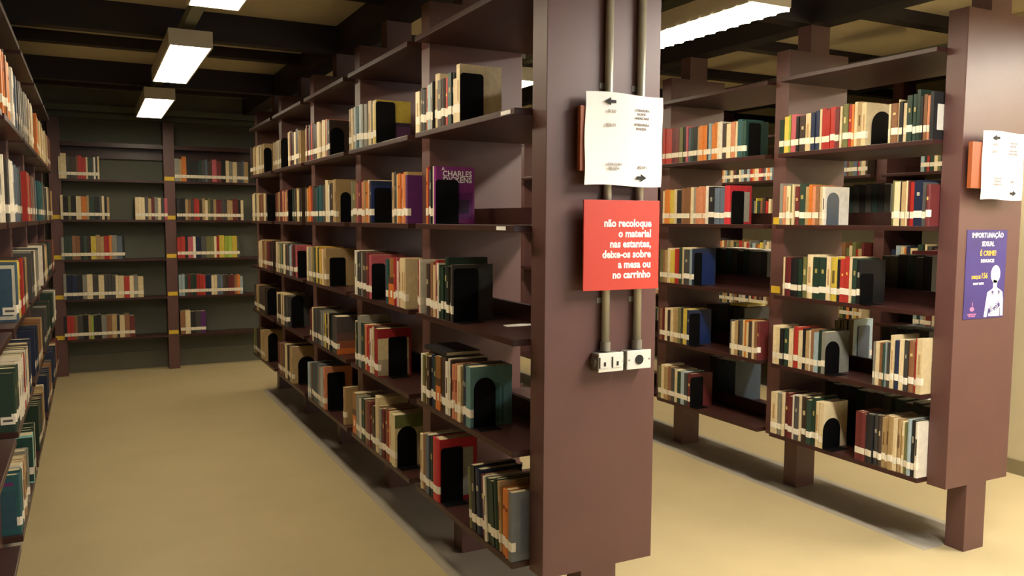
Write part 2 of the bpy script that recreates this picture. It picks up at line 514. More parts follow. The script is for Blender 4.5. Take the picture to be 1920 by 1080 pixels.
def ell(cx, cz, rx, rz, n=20):
    return [(cx + rx * math.cos(2 * math.pi * i / n) - 3.535, cz + rz * math.sin(2 * math.pi * i / n) - 1.068) for i in range(n)]
def poly(p):
    return [(a - 3.535, b - 1.068) for a, b in p]
fig = part('printed_figure', lambda bm: [
    prism(bm, ell(3.606, 1.264, .033, .040), -.0030, -.0023),
    prism(bm, poly([(3.592, 1.24), (3.622, 1.235), (3.618, 1.205), (3.650, 1.190), (3.662, 1.182), (3.668, 1.150), (3.672, 1.075), (3.655, 1.075), (3.650, 1.115), (3.644, 1.11), (3.648, 1.074), (3.568, 1.076), (3.572, 1.11), (3.566, 1.115), (3.556, 1.073), (3.536, 1.074), (3.548, 1.150), (3.554, 1.184), (3.588, 1.198), (3.594, 1.205)]), -.0030, -.0023)], M_WHITEINK, ps)
def hand(bm, cx, cz, ang, s):
    c, si = math.cos(ang), math.sin(ang)
    def T(u, v):
        return (cx + s * (u * c - v * si) - 3.535, cz + s * (u * si + v * c) - 1.068)
    prism(bm, [T(-.35, -.3), (T(.35, -.3)), T(.45, .35), T(-.45, .35)], -.0034, -.00305)
    for q, (u, l) in enumerate(((-.42, .8), (-.14, 1.05), (.14, 1.0), (.42, .75))):
        prism(bm, [T(u * .9 - .09, .3), T(u * .9 + .09, .3), T(u * 1.4 + .06, .35 + l), T(u * 1.4 - .06, .35 + l)], -.0034, -.00305)
    prism(bm, [T(.35, -.25), T(.35, .0), T(.95, .35), T(.98, .22)], -.0034, -.00305)
for (a, b, r, s) in ((3.640, 1.125, 1.9, .022), (3.572, 1.100, -1.0, .022), (3.590, 1.186, 3.3, .014), (3.636, 1.186, 2.9, .014), (3.606, 1.110, -1.2, .016)):
    part('printed_hand', lambda bm: hand(bm, a, b, r, s), M_POSTER, fig)
part('emblem', lambda bm: [prism(bm, ell(3.451, 1.112, .016, .010), -.0028, -.0023), prism(bm, poly([(3.449, 1.126), (3.455, 1.126), (3.454, 1.142), (3.449, 1.142)]), -.0028, -.0023)], M_PINKINK, ps)
pt('PREFEITURA', .0085, M_PINKINK, 3.452, 1.086, st=1.3)
pt('SÃO PAULO', .0070, M_PINKINK, 3.452, 1.078, st=1.2)
# ------------------------------------------------------------------ books
PAL = {'c': ('cream', (222, 202, 160)), 'w': ('white', (228, 220, 204)), 'k': ('black', (34, 33, 34)), 'g': ('dark green', (42, 62, 50)),
       't': ('teal', (44, 88, 92)), 'b': ('blue-grey', (92, 104, 120)), 'n': ('navy', (32, 42, 68)), 'r': ('red', (172, 50, 42)),
       'o': ('orange', (208, 122, 52)), 'y': ('yellow', (206, 182, 74)), 'm': ('maroon', (104, 44, 44)), 'p': ('violet', (92, 44, 106)),
       'd': ('dark brown', (66, 52, 44)), 'u': ('brown', (136, 94, 64)), 's': ('tan', (176, 148, 104)), 'a': ('grey', (136, 134, 124)),
       'e': ('olive', (112, 112, 68)), 'l': ('lime', (152, 172, 66)), 'v': ('pink', (188, 92, 102)), 'i': ('pale blue', (158, 176, 182)),
       'x': ('charcoal', (72, 70, 68)), 'f': ('salmon', (206, 136, 100)), 'q': ('aqua', (150, 205, 196)),
       # books whose near cover shows in the photograph
       'Y': ('yellow and violet', (188, 164, 70)), 'P': ('bright violet', (128, 44, 118)), 'O': ('brown and orange', (150, 104, 56)), 'R': ('red-topped cream', (150, 40, 44)),
       'T': ('teal', (100, 138, 138)), 'B': ('dark sunset', (74, 66, 66)), 'V': ('crimson-framed', (190, 48, 56)), 'A': ('grey marbled', (120, 124, 130)),
       'E': ('green-topped cream', (212, 196, 152)), 'G': ('dark teal', (36, 68, 60)), 'K': ('black and white', (38, 38, 40)), 'Z': ('blue marbled', (60, 84, 100))}
# prints on the near cover: (u0, u1, w0, w1, colour): u = 0 spine .. 1 fore-edge, w = height
PRINTS = {'Y': [(0, 1, 0, .48, (86, 52, 84)), (.35, 1, .40, .5, (60, 44, 60))],
          'P': [(.30, .95, .08, .55, (100, 34, 104)), (.55, .85, .18, .42, (60, 40, 70))],
          'R': [(0, .93, .02, .80, (206, 188, 146)), (0, .93, .02, .36, (168, 152, 124))],
          'T': [(.34, .70, .05, .72, (70, 112, 114)), (.74, .80, .05, .66, (64, 104, 108))],
          't': [(.1, .8, .82, .88, (110, 50, 110)), (.06, .92, .1, .74, (52, 84, 96))],
          'B': [(0, 1, 0, .16, (196, 104, 52)), (0, 1, .16, .36, (146, 84, 62)), (0, 1, .36, .56, (100, 74, 68))],
          'V': [(.10, .90, .06, .84, (164, 160, 148)), (.06, .34, .04, .60, (92, 104, 66))],
          'A': [(.2, .5, .1, .9, (100, 106, 116)), (.50, .86, .30, .78, (36, 32, 32))],
          'E': [(0, 1, .74, 1, (108, 116, 70)), (.25, 1, .55, .74, (212, 208, 160))],
          'K': [(.15, .9, .2, .75, (214, 210, 200))],
          'Z': [(0, .97, .04, .96, (206, 200, 180)), (.06, .90, .10, .90, (58, 84, 104))],
          'n': [(.0, .95, .03, .88, (26, 44, 92))],
          'q': [(.0, .96, .03, .95, (38, 70, 62))]}
BANDS = {'O': [(.0, .45, (208, 116, 50)), (.45, .60, (90, 60, 40))], 'r': [(.60, .66, (220, 180, 90))], 'o': [(.70, .76, (120, 50, 30))], 'g': [(.62, .72, (176, 160, 96))],
         'n': [(.66, .74, (170, 164, 150))], 'k': [(.60, .72, (160, 156, 140))], 'x': [(.64, .72, (168, 160, 140))], 'c': [(.35, .72, (186, 150, 106))],
         'w': [(.40, .70, (70, 66, 62))], 'u': [(.70, .76, (214, 190, 130))], 'm': [(.62, .70, (206, 176, 110))], 'd': [(.60, .70, (196, 180, 140))], 'y': [(.4, .7, (110, 90, 50))],
         's': [(.45, .70, (110, 80, 56))], 'f': [(.5, .72, (150, 70, 56))], 'e': [(.55, .7, (200, 190, 130))]}
CASES = {'c': (XC - OFF, 0, 'middle bookcase'), 'r': (XR - OFF, 0, 'right bookcase'), 'L': (XL + OFF, math.pi, 'left bookcase'), 'f': (YFAR - .02, math.pi / 2, 'far wall shelving'), 'R': (XR + OFF - .03, math.pi, 'right bookcase rear')}
SHELF_NAME = {'A': 'top', 'B': 'second', 'C': 'third', 'D': 'fourth', 'E': 'bottom'}
BAY_NAME = ['nearest', 'second', 'third', 'fourth', 'farthest', 'last']
GROUPS = [
  ('c', 'A', 3.301, 2.813, 0.171, 0.2, 'c3 x4 f1.5 i2 w1.2 k1 c3+ d4.5 r4.5 k1.2 c2- c2+', (0.001, 0.094, 0.177, 'round', 'k')),
  ('c', 'A', 4.333, 3.802, 0.219, 0.203, 's2 c1 a2 i1 t2 i2 a4 c2 d1.5 c1.2 y1 Y1.5', (-0.003, 0.096, 0.196, 'round', 'k')),
  ('c', 'A', 5.766, 4.662, 0.226, 0.209, 'c2.5 d2 c2 x2 s3 m3 r2 d2 c2 s2 c2 f2 d1', (0.003, 0.081, 0.158, 'arch', 'k')),
  ('c', 'A', 6.285, 5.978, 0.207, 0.197, 's2 a2 c2 s2', (-0.009, 0.037, 0.212, 'arch', 'k')),
  ('c', 'A', 7.296, 6.621, 0.239, 0.217, 'd2 s2 c2 c2 s2', (-0.011, 0.058, 0.19, 'arch', 'k')),
  ('c', 'B', 3.169, 3.057, 0.227, 0.229, 'o2 r1.2 x2 k1.5 w1 v1 P2', (0.001, 0.099, 0.176, 'round', 'k')),
  ('c', 'B', 3.599, 3.352, 0.228, 0.216, 's2 x2 k1 c1 o3 f2 o2 s2 p2', ''),
  ('c', 'B', 4.287, 3.887, 0.216, 0.203, 'a2 e2 u2 v1 m2 f2 s1 o2 c1 f1 n1.5', (0.013, 0.085, 0.171, 'round', 'k')),
  ('c', 'B', 5.678, 4.543, 0.217, 0.217, 'g2 x2 c1 e1 d2 s1 o2 r1 x3 t3 x2 c2+ w1.5 d1 s2+', (0.026, 0.043, 0.168, 'arch', 'k')),
  ('c', 'B', 6.24, 5.779, 0.214, 0.22, 'm1 u2 m2 f2 s1 m1', (-0.002, 0.018, 0.216, 'round', 'k')),
  ('c', 'B', 7.211, 6.529, 0.227, 0.206, 'c1.2 s1 c1 u2 c1 d1', (-0.003, 0.044, 0.206, 'round', 'k')),
  ('c', 'C', 3.178, 2.884, 0.223, 0.217, 'd2.5 u2 c1.5 r1.5+ w1 g3 g2+ k1.5 c1.5- x1', (0.005, 0.103, 0.207, 'round', 'k')),
  ('c', 'C', 3.684, 3.228, 0.215, 0.223, 't1.5 O4 r1 v1 w1 f1 c4 m2 r1.2 w1', ''),
  ('c', 'C', 4.202, 3.898, 0.226, 0.224, 'w1 x2 a1 d2 m1.5 v2', (-0.0, 0.069, 0.176, 'round', 'k')),
  ('c', 'C', 5.268, 4.773, 0.221, 0.221, 'c1 a2 s1 e1 x1 y1.5 d1 y1 o2 s2', (0.02, 0.095, 0.167, 'round', 'k')),
  ('c', 'C', 6.177, 5.542, 0.217, 0.216, 'a1 e1 g1 c1 x2 i1 m2 v1', (0.004, 0.057, 0.18, 'round', 'k')),
  ('c', 'C', 6.955, 6.196, 0.218, 0.221, 'c2 u2 s1 m2 d2 c1', ''),
  ('c', 'D', 3.232, 2.714, 0.213, 0.228, 'w1.2 e2.5 d1.5 n1.5 g1.5 O2.5 d2 w2.5 d1 f3 c3 n1 T2', (0.013, 0.088, 0.185, 'arch', 'k')),
  ('c', 'D', 4.226, 3.806, 0.229, 0.237, 'c1.5 g1.2 a2++ g2 f1.5 r2 w1 c1 d1.5 R2', (0.052, 0.095, 0.194, 'round', 'k')),
  ('c', 'D', 5.205, 4.555, 0.211, 0.216, 'm1.2 c1 x2 x2 a1.5 y1 d1 c1 k2 B2', ''),
  ('c', 'D', 6.289, 5.857, 0.219, 0.22, 'c1 d1 c1 x1.5', (0.025, 0.086, 0.236, 'arch', 'k')),
  ('c', 'D', 7.221, 6.715, 0.213, 0.215, 'd1 s1 d2', (0.019, 0.075, 0.213, 'arch', 'k')),
  ('c', 'E', 2.732, 2.342, 0.239, 0.239, 'e1.5 k2 n3 m2 w1.2 g5 s1.2 o4 A1.5', ''),
  ('c', 'E', 3.255, 3.029, 0.246, 0.266, 'c1.2 u1.5 b2.5 V2.5', (0.01, 0.097, 0.226, 'round', 'k')),
  ('c', 'E', 4.482, 3.562, 0.208, 0.244, 's1.5 O2.5 a3 w1 g2.5 x2 m3 d1.5 c2.5++ s2 m2 u1.5 r1 c2 E2', (0.01, 0.095, 0.19, 'arch', 'k')),
  ('c', 'E', 5.287, 4.85, 0.234, 0.26, 'i1 a1 t1.5 x1 b1.5 i1 f1', (0.017, 0.107, 0.228, 'round', 'k')),
  ('c', 'E', 6.244, 5.731, 0.234, 0.255, 'm1 u1.5 c1 d1 s1', (0.038, 0.118, 0.188, 'arch', 'k')),
  ('c', 'E', 7.292, 6.754, 0.219, 0.244, 'e1 d1 s1.5', (0.026, 0.076, 0.236, 'arch', 'k')),
  ('r', 'A', 3.317, 2.726, 0.187, 0.212, 'g2.5 y2.5 l1 v3 k1.5 d3 c3 n2 n2 c1 r4 r2.5 m2 c1 e2.5 r2 o1 c1.5 s2 c2', (0.036, 0.143, 0.164, 'arch', 'k')),
  ('r', 'A', 2.606, 2.367, 0.182, 0.203, 'c1 u4.5 c1 k2 c2- g3+ g3+ g2+ k1.5 u2 f2 K2', ''),
  ('r', 'A', 4.301, 3.531, 0.221, 0.204, 'r3 r2.5 m4 e2 k2 v1 b3 k2 s1 o4 k1 i1.2 o3 c1 w1.5 d2 c2 f2 c1 t2 G2', (0.024, 0.088, 0.188, 'round', 'k')),
  ('r', 'B', 3.262, 2.953, 0.215, 0.202, 'a2 f2 c3 e1.2 c1 m3 g4 s2 o2 f2 u2 c2 w1.5', (0.014, 0.083, 0.163, 'arch', 'b')),
  ('r', 'B', 2.568, 2.348, 0.21, 0.194, 'e1 c3 k1 s2 c1 m1 r2 n4 x2 m2', ''),
  ('r', 'B', 4.266, 3.646, 0.218, 0.223, 'c1 o2 y2 c1 k2 u2.5 u2.5 a1 f4 w1 k2 b2 b2 V2', (0.017, 0.093, 0.191, 'round', 'k')),
  ('r', 'C', 3.223, 2.72, 0.207, 0.221, 'c1 m3 k1.5 k2 g2 e2.5 c3+ g3 g3 c2 y3 k1.5 r4 c1 g2 k2', (-0.008, 0.089, 0.146, 'round', 'k')),
  ('r', 'C', 4.282, 3.943, 0.214, 0.232, 'e1 u1 s1 c1 y2 r1 r1 g1 c1 x2 i1 n1', (0.001, 0.054, 0.199, 'round', 'k')),
  ('r', 'D', 3.308, 2.915, 0.206, 0.219, 'c4 k2 g3 c2 r3 c2 k1.5 s2 w1 u1.5 i2 g2 a2', (-0.025, 0.101, 0.166, 'arch', 'k')),
  ('r', 'D', 2.803, 2.758, 0.288, 0.288, 'x2 x2 i1', (-0.014, 0.089, 0.261, 'round', 'b')),
  ('r', 'D', 2.635, 2.326, 0.203, 0.255, 'a1.2 c2.5 u2 g1 i1.5 x2 c2+ n3 c2.5 x2 u4 r1.4 c3', ''),
  ('r', 'D', 4.27, 3.97, 0.205, 0.231, 'u1 m1 c1 d1 c1 s2 e2 y1.5 n1', (-0.009, 0.083, 0.197, 'round', 'k')),
  ('r', 'D', 3.616, 3.32, 0.198, 0.225, 'x1 c2 s2 d1 x2 c1.5 o1 c1.5 d2 c1 u2 m1.5', ''),
  ('r', 'E', 3.316, 2.911, 0.227, 0.249, 'c3 a3 c1 m2 m2 w1 x2 c1 d3 g2 g2 c4', (-0.048, 0.123, 0.154, 'arch', 'k')),
  ('r', 'E', 2.721, 2.324, 0.237, 0.257, 'm2 m2 m2 k2 k2 x3 d2 s2 s2 s2 c2 s2 c2 e1.5 i2 k2 w2', ''),
  ('r', 'E', 4.285, 3.946, 0.218, 0.209, 'e1 c1 s1 u1 x1 c1 g1 i1 x1 m1', (-0.021, 0.1, 0.186, 'round', 'k')),
  ('f', 'A', -0.245, 0.094, 0.211, 0.21, 'c1 c3+ x2 d3 u1 r4 c1 g2 x1 w1 k1 c1', ''),
  ('f', 'A', 0.751, 1.446, 0.215, 0.22, 'a2 s1 o2+ k3 k2 g3 b1 d2 v2 m2 k2 c3 c2 x2 b1 s2', ''),
  ('f', 'B', -0.241, 0.168, 0.228, 0.215, 'c1 k2 e1 k2 c1 c1 o2 s1 g2 k2 x1 c1 k1 s1', ''),
  ('f', 'B', 0.389, 0.678, 0.219, 0.214, 'c3 x1 s1 m1 a1 c1 x1 v1', ''),
  ('f', 'B', 0.761, 1.392, 0.21, 0.21, 'k2 k2 u2 r2 d2 c1 e2 s1 m2 x2 s2 m3 c1', ''),
  ('f', 'C', -0.246, 0.289, 0.215, 0.233, 'a1 g3 u3 k4 y2 s3 r2 o1 a2 b2 k1', ''),
  ('f', 'C', 0.756, 1.347, 0.216, 0.219, 'r3 k1 v2 w1 n2 x2 e3 c1 r1 y2 l3 y2 x1', ''),
  ('f', 'D', -0.241, 0.442, 0.241, 0.209, 'a1 n2 n2 k3 c2 x2 c2 x4 c1 c2 r2 c3 c2', ''),
  ('f', 'D', 0.761, 1.371, 0.216, 0.19, 'i2 g2 g2 r3 n2 c2 b2 d2 m3 o1 i1', ''),
  ('f', 'E', -0.246, 0.355, 0.233, 0.215, 'k1 r4 x2 k2 s1 l1 k3 a2 u2 s2 k1 c2 u2 m2', ''),
  ('f', 'E', 0.766, 1.006, 0.232, 0.232, 'u2 c2 k2 x2 p2', ''),
]

# left bookcase: (shelf, y0, y1, tokens), near to far, seen edge-on
LEFT = [('A', 2.95, 3.26, 'o4 O4'), ('A', 3.39, 3.70, 'o3 u2 o3'), ('A', 3.76, 4.26, 'w2 w1.5 b3 x3 a2'), ('A', 4.40, 5.20, 'a3 s2 x2 c3 c2 a2'), ('A', 5.42, 6.20, 'o3 y3 c3 s2 c2'),
        ('A', 6.40, 7.20, 'c2 s3 v2 m2 u2'), ('B', 2.95, 3.26, 'w3 x2 w2'), ('B', 3.40, 4.10, 'x3 w3 b4 b2 x2 o1.5'), ('B', 4.40, 5.24, 'r4 r4 f1.5 a2 m2 b3'), ('B', 5.42, 6.15, 't4 t3 x2 k2'),
        ('B', 6.42, 7.20, 'x2 s2 d2 s3'), ('C', 3.585, 4.20, 'Z1.6 c1.5 y2.5 r3 d2 s2'), ('C', 4.52, 5.20, 'x3 w2 d2 a2 w2'), ('C', 5.46, 6.20, 'w2 d3 s2 x2'), ('C', 6.42, 7.20, 'g4 m2 o1 u3'),
        ('D', 3.30, 3.27, ''), ('D', 3.385, 4.22, 'g2.5 w2 w2 r1 w2 c2 n2'), ('D', 4.56, 5.15, 'n3 y1 u2 d2 s1'), ('D', 5.50, 6.20, 'x3 a2 g3 d2'), ('D', 6.5, 7.2, 'g4 a2 w2 x2'),
        ('E', 3.395, 3.80, 't2 w2 s2 a2'), ('E', 4.045, 4.262, 'q1.5 g3 w1'), ('E', 4.60, 5.20, 'g3 d2 s2 w1'), ('E', 5.55, 6.15, 'n3 u2 x2'), ('E', 6.5, 7.15, 'n3 u2 m2')]
for sh, a, b, tok in LEFT:
    if tok:
        GROUPS.append(('L', sh, a, b, .225, .225, tok, ()))

GROUPS = [g for g in GROUPS if not (g[0] == 'r' and g[6] == 'x2 x2 i1')]
GROUPS.append(('R', 'D', 3.075, 3.20, .238, .238, 'i1.3 x2 x1.5', ()))

def parse(tok):
    c = tok[0]
    body = tok[1:].rstrip('+-')
    return c, float(body or 1), tok.count('+') - tok.count('-')

NUMW = lambda n: '%d%s' % (n, 'th' if 10 <= n % 100 <= 20 else {1: 'st', 2: 'nd', 3: 'rd'}.get(n % 10, 'th'))
BOOKS, COUNT, ENDS = [], {}, []
rng = random.Random(11)
for (fc, sh, a, b, h0, h1, toks, be) in GROUPS:
    seq = [parse(t) for t in toks.split()]
    tot = sum(s[1] for s in seq)
    d = 1 if b > a else -1
    # the uprights stand between the bays: books keep clear of them
    walls = [] if fc == 'f' else [(Y0 + k * BAY - .002, Y0 + k * BAY + PT + .003) for k in range(NB + 1)]
    for w0, w1 in walls:
        if w0 < a < w1:
            a = w0 if d < 0 else w1
        if w0 < b < w1:
            b = w1 if d < 0 else w0
    lost = sum(w1 - w0 for w0, w1 in walls if min(a, b) <= w0 and w1 <= max(a, b))
    span = (abs(b - a) - lost) * d
    pos = a
    out = []
    for si, (c, wd, tall) in enumerate(seq):
        th = abs(span) * wd / tot
        n = max(1, round(th / .031)) if th > .050 and not (c in PRINTS and c not in 'nt' or c == 'O') else 1
        for q in range(n):
            out.append((c if (q == 0 or si == len(seq) - 1 or c in PRINTS or rng.random() < .72) else rng.choice('cdxusamgk'), th / n, tall))
    for i in range(len(out)):
        c, th, tall = out[i]
        for w0, w1 in walls:
            e0, e1 = sorted((pos, pos + d * th))
            if e0 < w1 - 1e-4 and e1 > w0 + 1e-4:
                pos = w0 if d < 0 else w1
                fac = abs(b - pos) / sum(q[1] for q in out[i:])
                out[i:] = [(q[0], q[1] * fac, q[2]) for q in out[i:]]
                th = out[i][1]
        f = abs(pos - a) / max(abs(span), 1e-6)
        h = h0 + (h1 - h0) * f + tall * .022 + rng.uniform(-.013, .006) * (0 if c in 'PYTVARE' else 1)
        bay = int(((pos + d * th / 2) - Y0) // 1) if fc != 'f' else (0 if pos < .7 else 1)
        key = (fc, sh, bay)
        COUNT[key] = COUNT.get(key, 0) + 1
        BOOKS.append(dict(fc=fc, sh=sh, bay=bay, s=pos + d * th / 2, t=max(th - .0014, .006), h=max(.14, h), c=c, ord=COUNT[key],
                          last=(i == len(out) - 1), tilt=0, depth=rng.uniform(.150, .175), inset=rng.uniform(0, .008)))
        pos += d * th
    if be:
        ENDS.append((fc, sh, b, be, out[-1][0], int((b - Y0) // 1)))
# the leaning books at the near end of the bottom shelf
for bk in BOOKS:
    if bk['fc'] == 'c' and bk['sh'] == 'E' and bk['bay'] == 0 and bk['s'] < 2.75:
        if bk['s'] > 2.47:
            bk['tilt'] = -.09
    if bk['c'] in 'PYTVARBEKZ' and bk['fc'] != 'R' or (bk['last'] and bk['fc'] in 'cr'):
        bk['depth'] = .172
        bk['inset'] = 0

def book_mesh(t, h, d, soft, tint):
    bt = .0012 if soft else .0028
    rnd = 0 if soft else min(.006, t * .3)
    bt = min(bt, t * .2)
    bm = bmesh.new()
    sp = [(rnd, -t / 2), (rnd * .25, -t * .30), (0, 0), (rnd * .25, t * .30), (rnd, t / 2)] if rnd else [(0, -t / 2), (0, t / 2)]
    pts = sp + [(d, t / 2), (d, t / 2 - bt), (rnd + bt + .002, t / 2 - bt), (rnd + bt + .002, -t / 2 + bt), (d, -t / 2 + bt), (d, -t / 2)]
    prism(bm, pts, 0, h, 'z')
    cover = mesh_of(bm, 'book', M_BOOK)
    bm = bmesh.new()
    ov = .0005 if soft else .003
    box(bm, rnd + bt + .0022, d - ov, -t / 2 + bt + .0002, t / 2 - bt - .0002, ov * .7, h - ov)
    pages = mesh_of(bm, 'page_block', M_PAGES)
    return cover, pages, rnd

def label_mesh(t, h, rnd, z0, z1):
    e = .0006
    w = .016
    out = [(w, -t / 2 - e), (rnd, -t / 2 - e), (-e, -t * .30), (-e - .0002, 0), (-e, t * .30), (rnd, t / 2 + e), (w, t / 2 + e)]
    inn = [(w, t / 2 + .0001), (rnd, t / 2 + .0001), (-.0001, t * .30), (-.0002, 0), (-.0001, -t * .30), (rnd, -t / 2 - .0001), (w, -t / 2 - .0001)]
    bm = bmesh.new()
    prism(bm, out + inn, z0, z1, 'z')
    return mesh_of(bm, 'spine_label', M_LABEL)

def place(bk):
    pl, rz, _ = CASES[bk['fc']]
    z = ZS[bk['sh']]
    if bk['fc'] == 'f':
        loc = (bk['s'], pl + bk['inset'], z)
    elif bk['fc'] in 'LR':
        loc = (pl - bk['inset'], bk['s'], z)
    else:
        loc = (pl + bk['inset'], bk['s'], z)
    return loc, rz

def rank(bk):
    (x, y, z), _ = place(bk)
    v = Vector((x, y, z + .1)) - Vector((0, 0, EYE))
    dz = v.dot(Fw)
    u = 960 + 1538 * v.dot(R2) / dz if dz > 0 else -999
    fac = .30 if bk['fc'] == 'L' else (.9 if bk['fc'] == 'f' else .7)
    return (bk['t'] * fac + (.03 if bk['last'] else .006)) * bk['h'] / dz ** 2, -30 < u < 1960 and dz > 0
for bk in BOOKS:
    bk['rank'], bk['seen'] = rank(bk)
BOOKS = [b for b in BOOKS if b['seen']]
BOOKS.sort(key=lambda b: -b['rank'])
NEAR, FARB = BOOKS[:318], BOOKS[318:]

def band_pal(rgb, j):
    return tuple(max(0, min(255, v + j)) for v in rgb)

for bk in NEAR:
    name_c, rgb = PAL[bk['c']]
    loc, rz = place(bk)
    t, h, d = bk['t'], bk['h'], bk['depth']
    soft = rng.random() < .55 or t < .014
    me, pg, rnd = book_mesh(t, h, d, soft, rgb)
    o = link('book', me, None, loc)
    o.rotation_euler = (bk['tilt'], 0, rz)
    if bk['tilt']:
        o.location.z += math.sin(abs(bk['tilt'])) * t / 2
    j = rng.uniform(-9, 9)
    o.color = lin(band_pal(rgb, j))
    th = 'slim' if t < .019 else ('thick' if t > .036 else 'medium')
    where = '%s shelf, %s of %s' % (SHELF_NAME[bk['sh']], (BAY_NAME[bk['bay']] + ' bay') if bk['fc'] != 'f' else ('left bay', 'right bay')[bk['bay']], CASES[bk['fc']][2])
    o['label'] = '%s %s book, %s from left, %s' % (th, name_c, NUMW(bk['ord']), where)
    o['category'] = 'book'
    o['group'] = 'books on the %s shelf of the %s' % (SHELF_NAME[bk['sh']], CASES[bk['fc']][2])
    link('page_block', pg, o)
    lz = rng.uniform(.030, .042)
    if bk['c'] not in 'PK' and h > .15:
        link('spine_label', label_mesh(t, h, rnd if not soft else 0, lz, lz + .031), o)
    # lettering blocks on the spine
    for z0, z1, rgb2 in BANDS.get(bk['c'], []):
        if bk['c'] == 'O' or (rng.random() < .75 and t > .011):
            wide = .49 if bk['c'] == 'O' else .17
            q = boxpart('spine_print', (-.0007, rnd * .3 + .0004, -t * wide, t * wide, h * z0 + .001, h * z1), M_BOOK, o)
            q.color = lin(rgb2)
    side = 1 if bk['fc'] == 'L' else -1
    if bk['c'] in PRINTS and (bk['last'] or bk['fc'] == 'L'):
        for u0, u1, w0, w1, rgb2 in PRINTS[bk['c']]:
            k = PRINTS[bk['c']].index((u0, u1, w0, w1, rgb2)) + 1
            ya, yb = sorted((side * t / 2, side * (t / 2 + .0002 * k)))
            q = boxpart('cover_print', (rnd + u0 * (d - rnd), rnd + u1 * (d - rnd) - .0004, ya, yb, w0 * h + .0004, w1 * h - .0004), M_BOOK, o)
            q.color = lin(rgb2)
    if bk['fc'] == 'L' and bk['c'] in 'ZTgn' and bk['sh'] in 'CDE' and bk['bay'] == 1:
        q = boxpart('cover_label', (.004, .05, t / 2 + .0007, t / 2 + .0012, .028, .056), M_LABEL, o)
        boxpart('label_print', (.012, .042, t / 2 + .0013, t / 2 + .0016, .038, .046), M_LABELINK, q)
    if bk['c'] == 'P':
        o['label'] = 'bright violet hardcover with pale title lettering behind a black bookend, %s' % 'second shelf'
        for i, s in enumerate(('CHARLES', 'DICKENS')):
            text_part('title', s, .0315, M_PAPER, o, d * .93, -t / 2 - .0008, h * (.83 - .105 * i), 'RIGHT', bold=.0006, stretch=.98)
        text_part('title', 'A', .020, M_PAPER, o, d * .20, -t / 2 - .0008, h * .93, 'CENTER', bold=.0002)

# the remaining, smaller looking books: one mass, colours per face
def add_mass(bm, lay, bx, rgb):
    vs = box(bm, *bx)
    fs = set(f for v in vs for f in v.link_faces)
    for f in fs:
        for lp in f.loops:
            lp[lay] = rgb
def mass_book(bm, lay, o, rz, t, h, d, rgb, label=True):
    c, s = round(math.cos(rz)), round(math.sin(rz))
    def B(x0, x1, y0, y1, z0, z1):
        xs = [x0 * c - y0 * s, x1 * c - y1 * s]
        ys = [x0 * s + y0 * c, x1 * s + y1 * c]
        return (o[0] + min(xs), o[0] + max(xs), o[1] + min(ys), o[1] + max(ys), o[2] + z0, o[2] + z1)
    add_mass(bm, lay, B(0, .004, -t / 2, t / 2, 0, h), rgb)
    add_mass(bm, lay, B(.004, d, -t / 2, -t / 2 + .002, 0, h), rgb)
    add_mass(bm, lay, B(.004, d, t / 2 - .002, t / 2, 0, h), rgb)
    add_mass(bm, lay, B(.004, d - .003, -t / 2 + .002, t / 2 - .002, .001, h - .003), lin((198, 184, 148)))
    if label:
        add_mass(bm, lay, B(-.0008, .0, -t / 2, t / 2, .034, .064), lin((232, 222, 200)))

bm = bmesh.new()
lay = bm.loops.layers.float_color.new('Col')
for bk in FARB:
    loc, rz = place(bk)
    mass_book(bm, lay, loc, rz, bk['t'], bk['h'], min(bk['depth'], .16), lin(band_pal(PAL[bk['c']][1], rng.uniform(-10, 10))))
# rows of the farthest bookcase, glimpsed through the right one
for k in range(1, NB):
    for sh in 'ABCDE':
        y = Y0 + k * BAY + PT + .03
        end = y + rng.uniform(.5, .86)
        while y < end:
            t = rng.uniform(.016, .042)
            mass_book(bm, lay, (XQ - OFF + rng.uniform(0, .01), y + t / 2, ZS[sh]), 0, t - .001, rng.uniform(.18, .235), .16,
                      lin(PAL[rng.choice('cccsuxkdgmarbeyoni')][1]))
            y += t
# back half of the middle bookcase: mostly unseen rows, added to block window spill
for k in range(NB):
    for sh in 'ABCDE':
        y = Y0 + k * BAY + PT + .03
        end = Y0 + .54 if k == 0 else y + rng.uniform(.55, .80)
        while y < end:
            t = rng.uniform(.018, .045)
            mass_book(bm, lay, (XC + OFF - rng.uniform(0, .01), y + t / 2, ZS[sh]), math.pi, t - .001, rng.uniform(.19, .235), .16, lin(PAL[rng.choice('ccsauxkdgmbe')][1]))
            y += t
ms = link('shelved_books', mesh_of(bm, 'shelved_books', M_BOOKS))
ms['kind'] = 'stuff'
ms['label'] = 'rows of small distant books with white spine labels on the farther shelves'
ms['category'] = 'books'

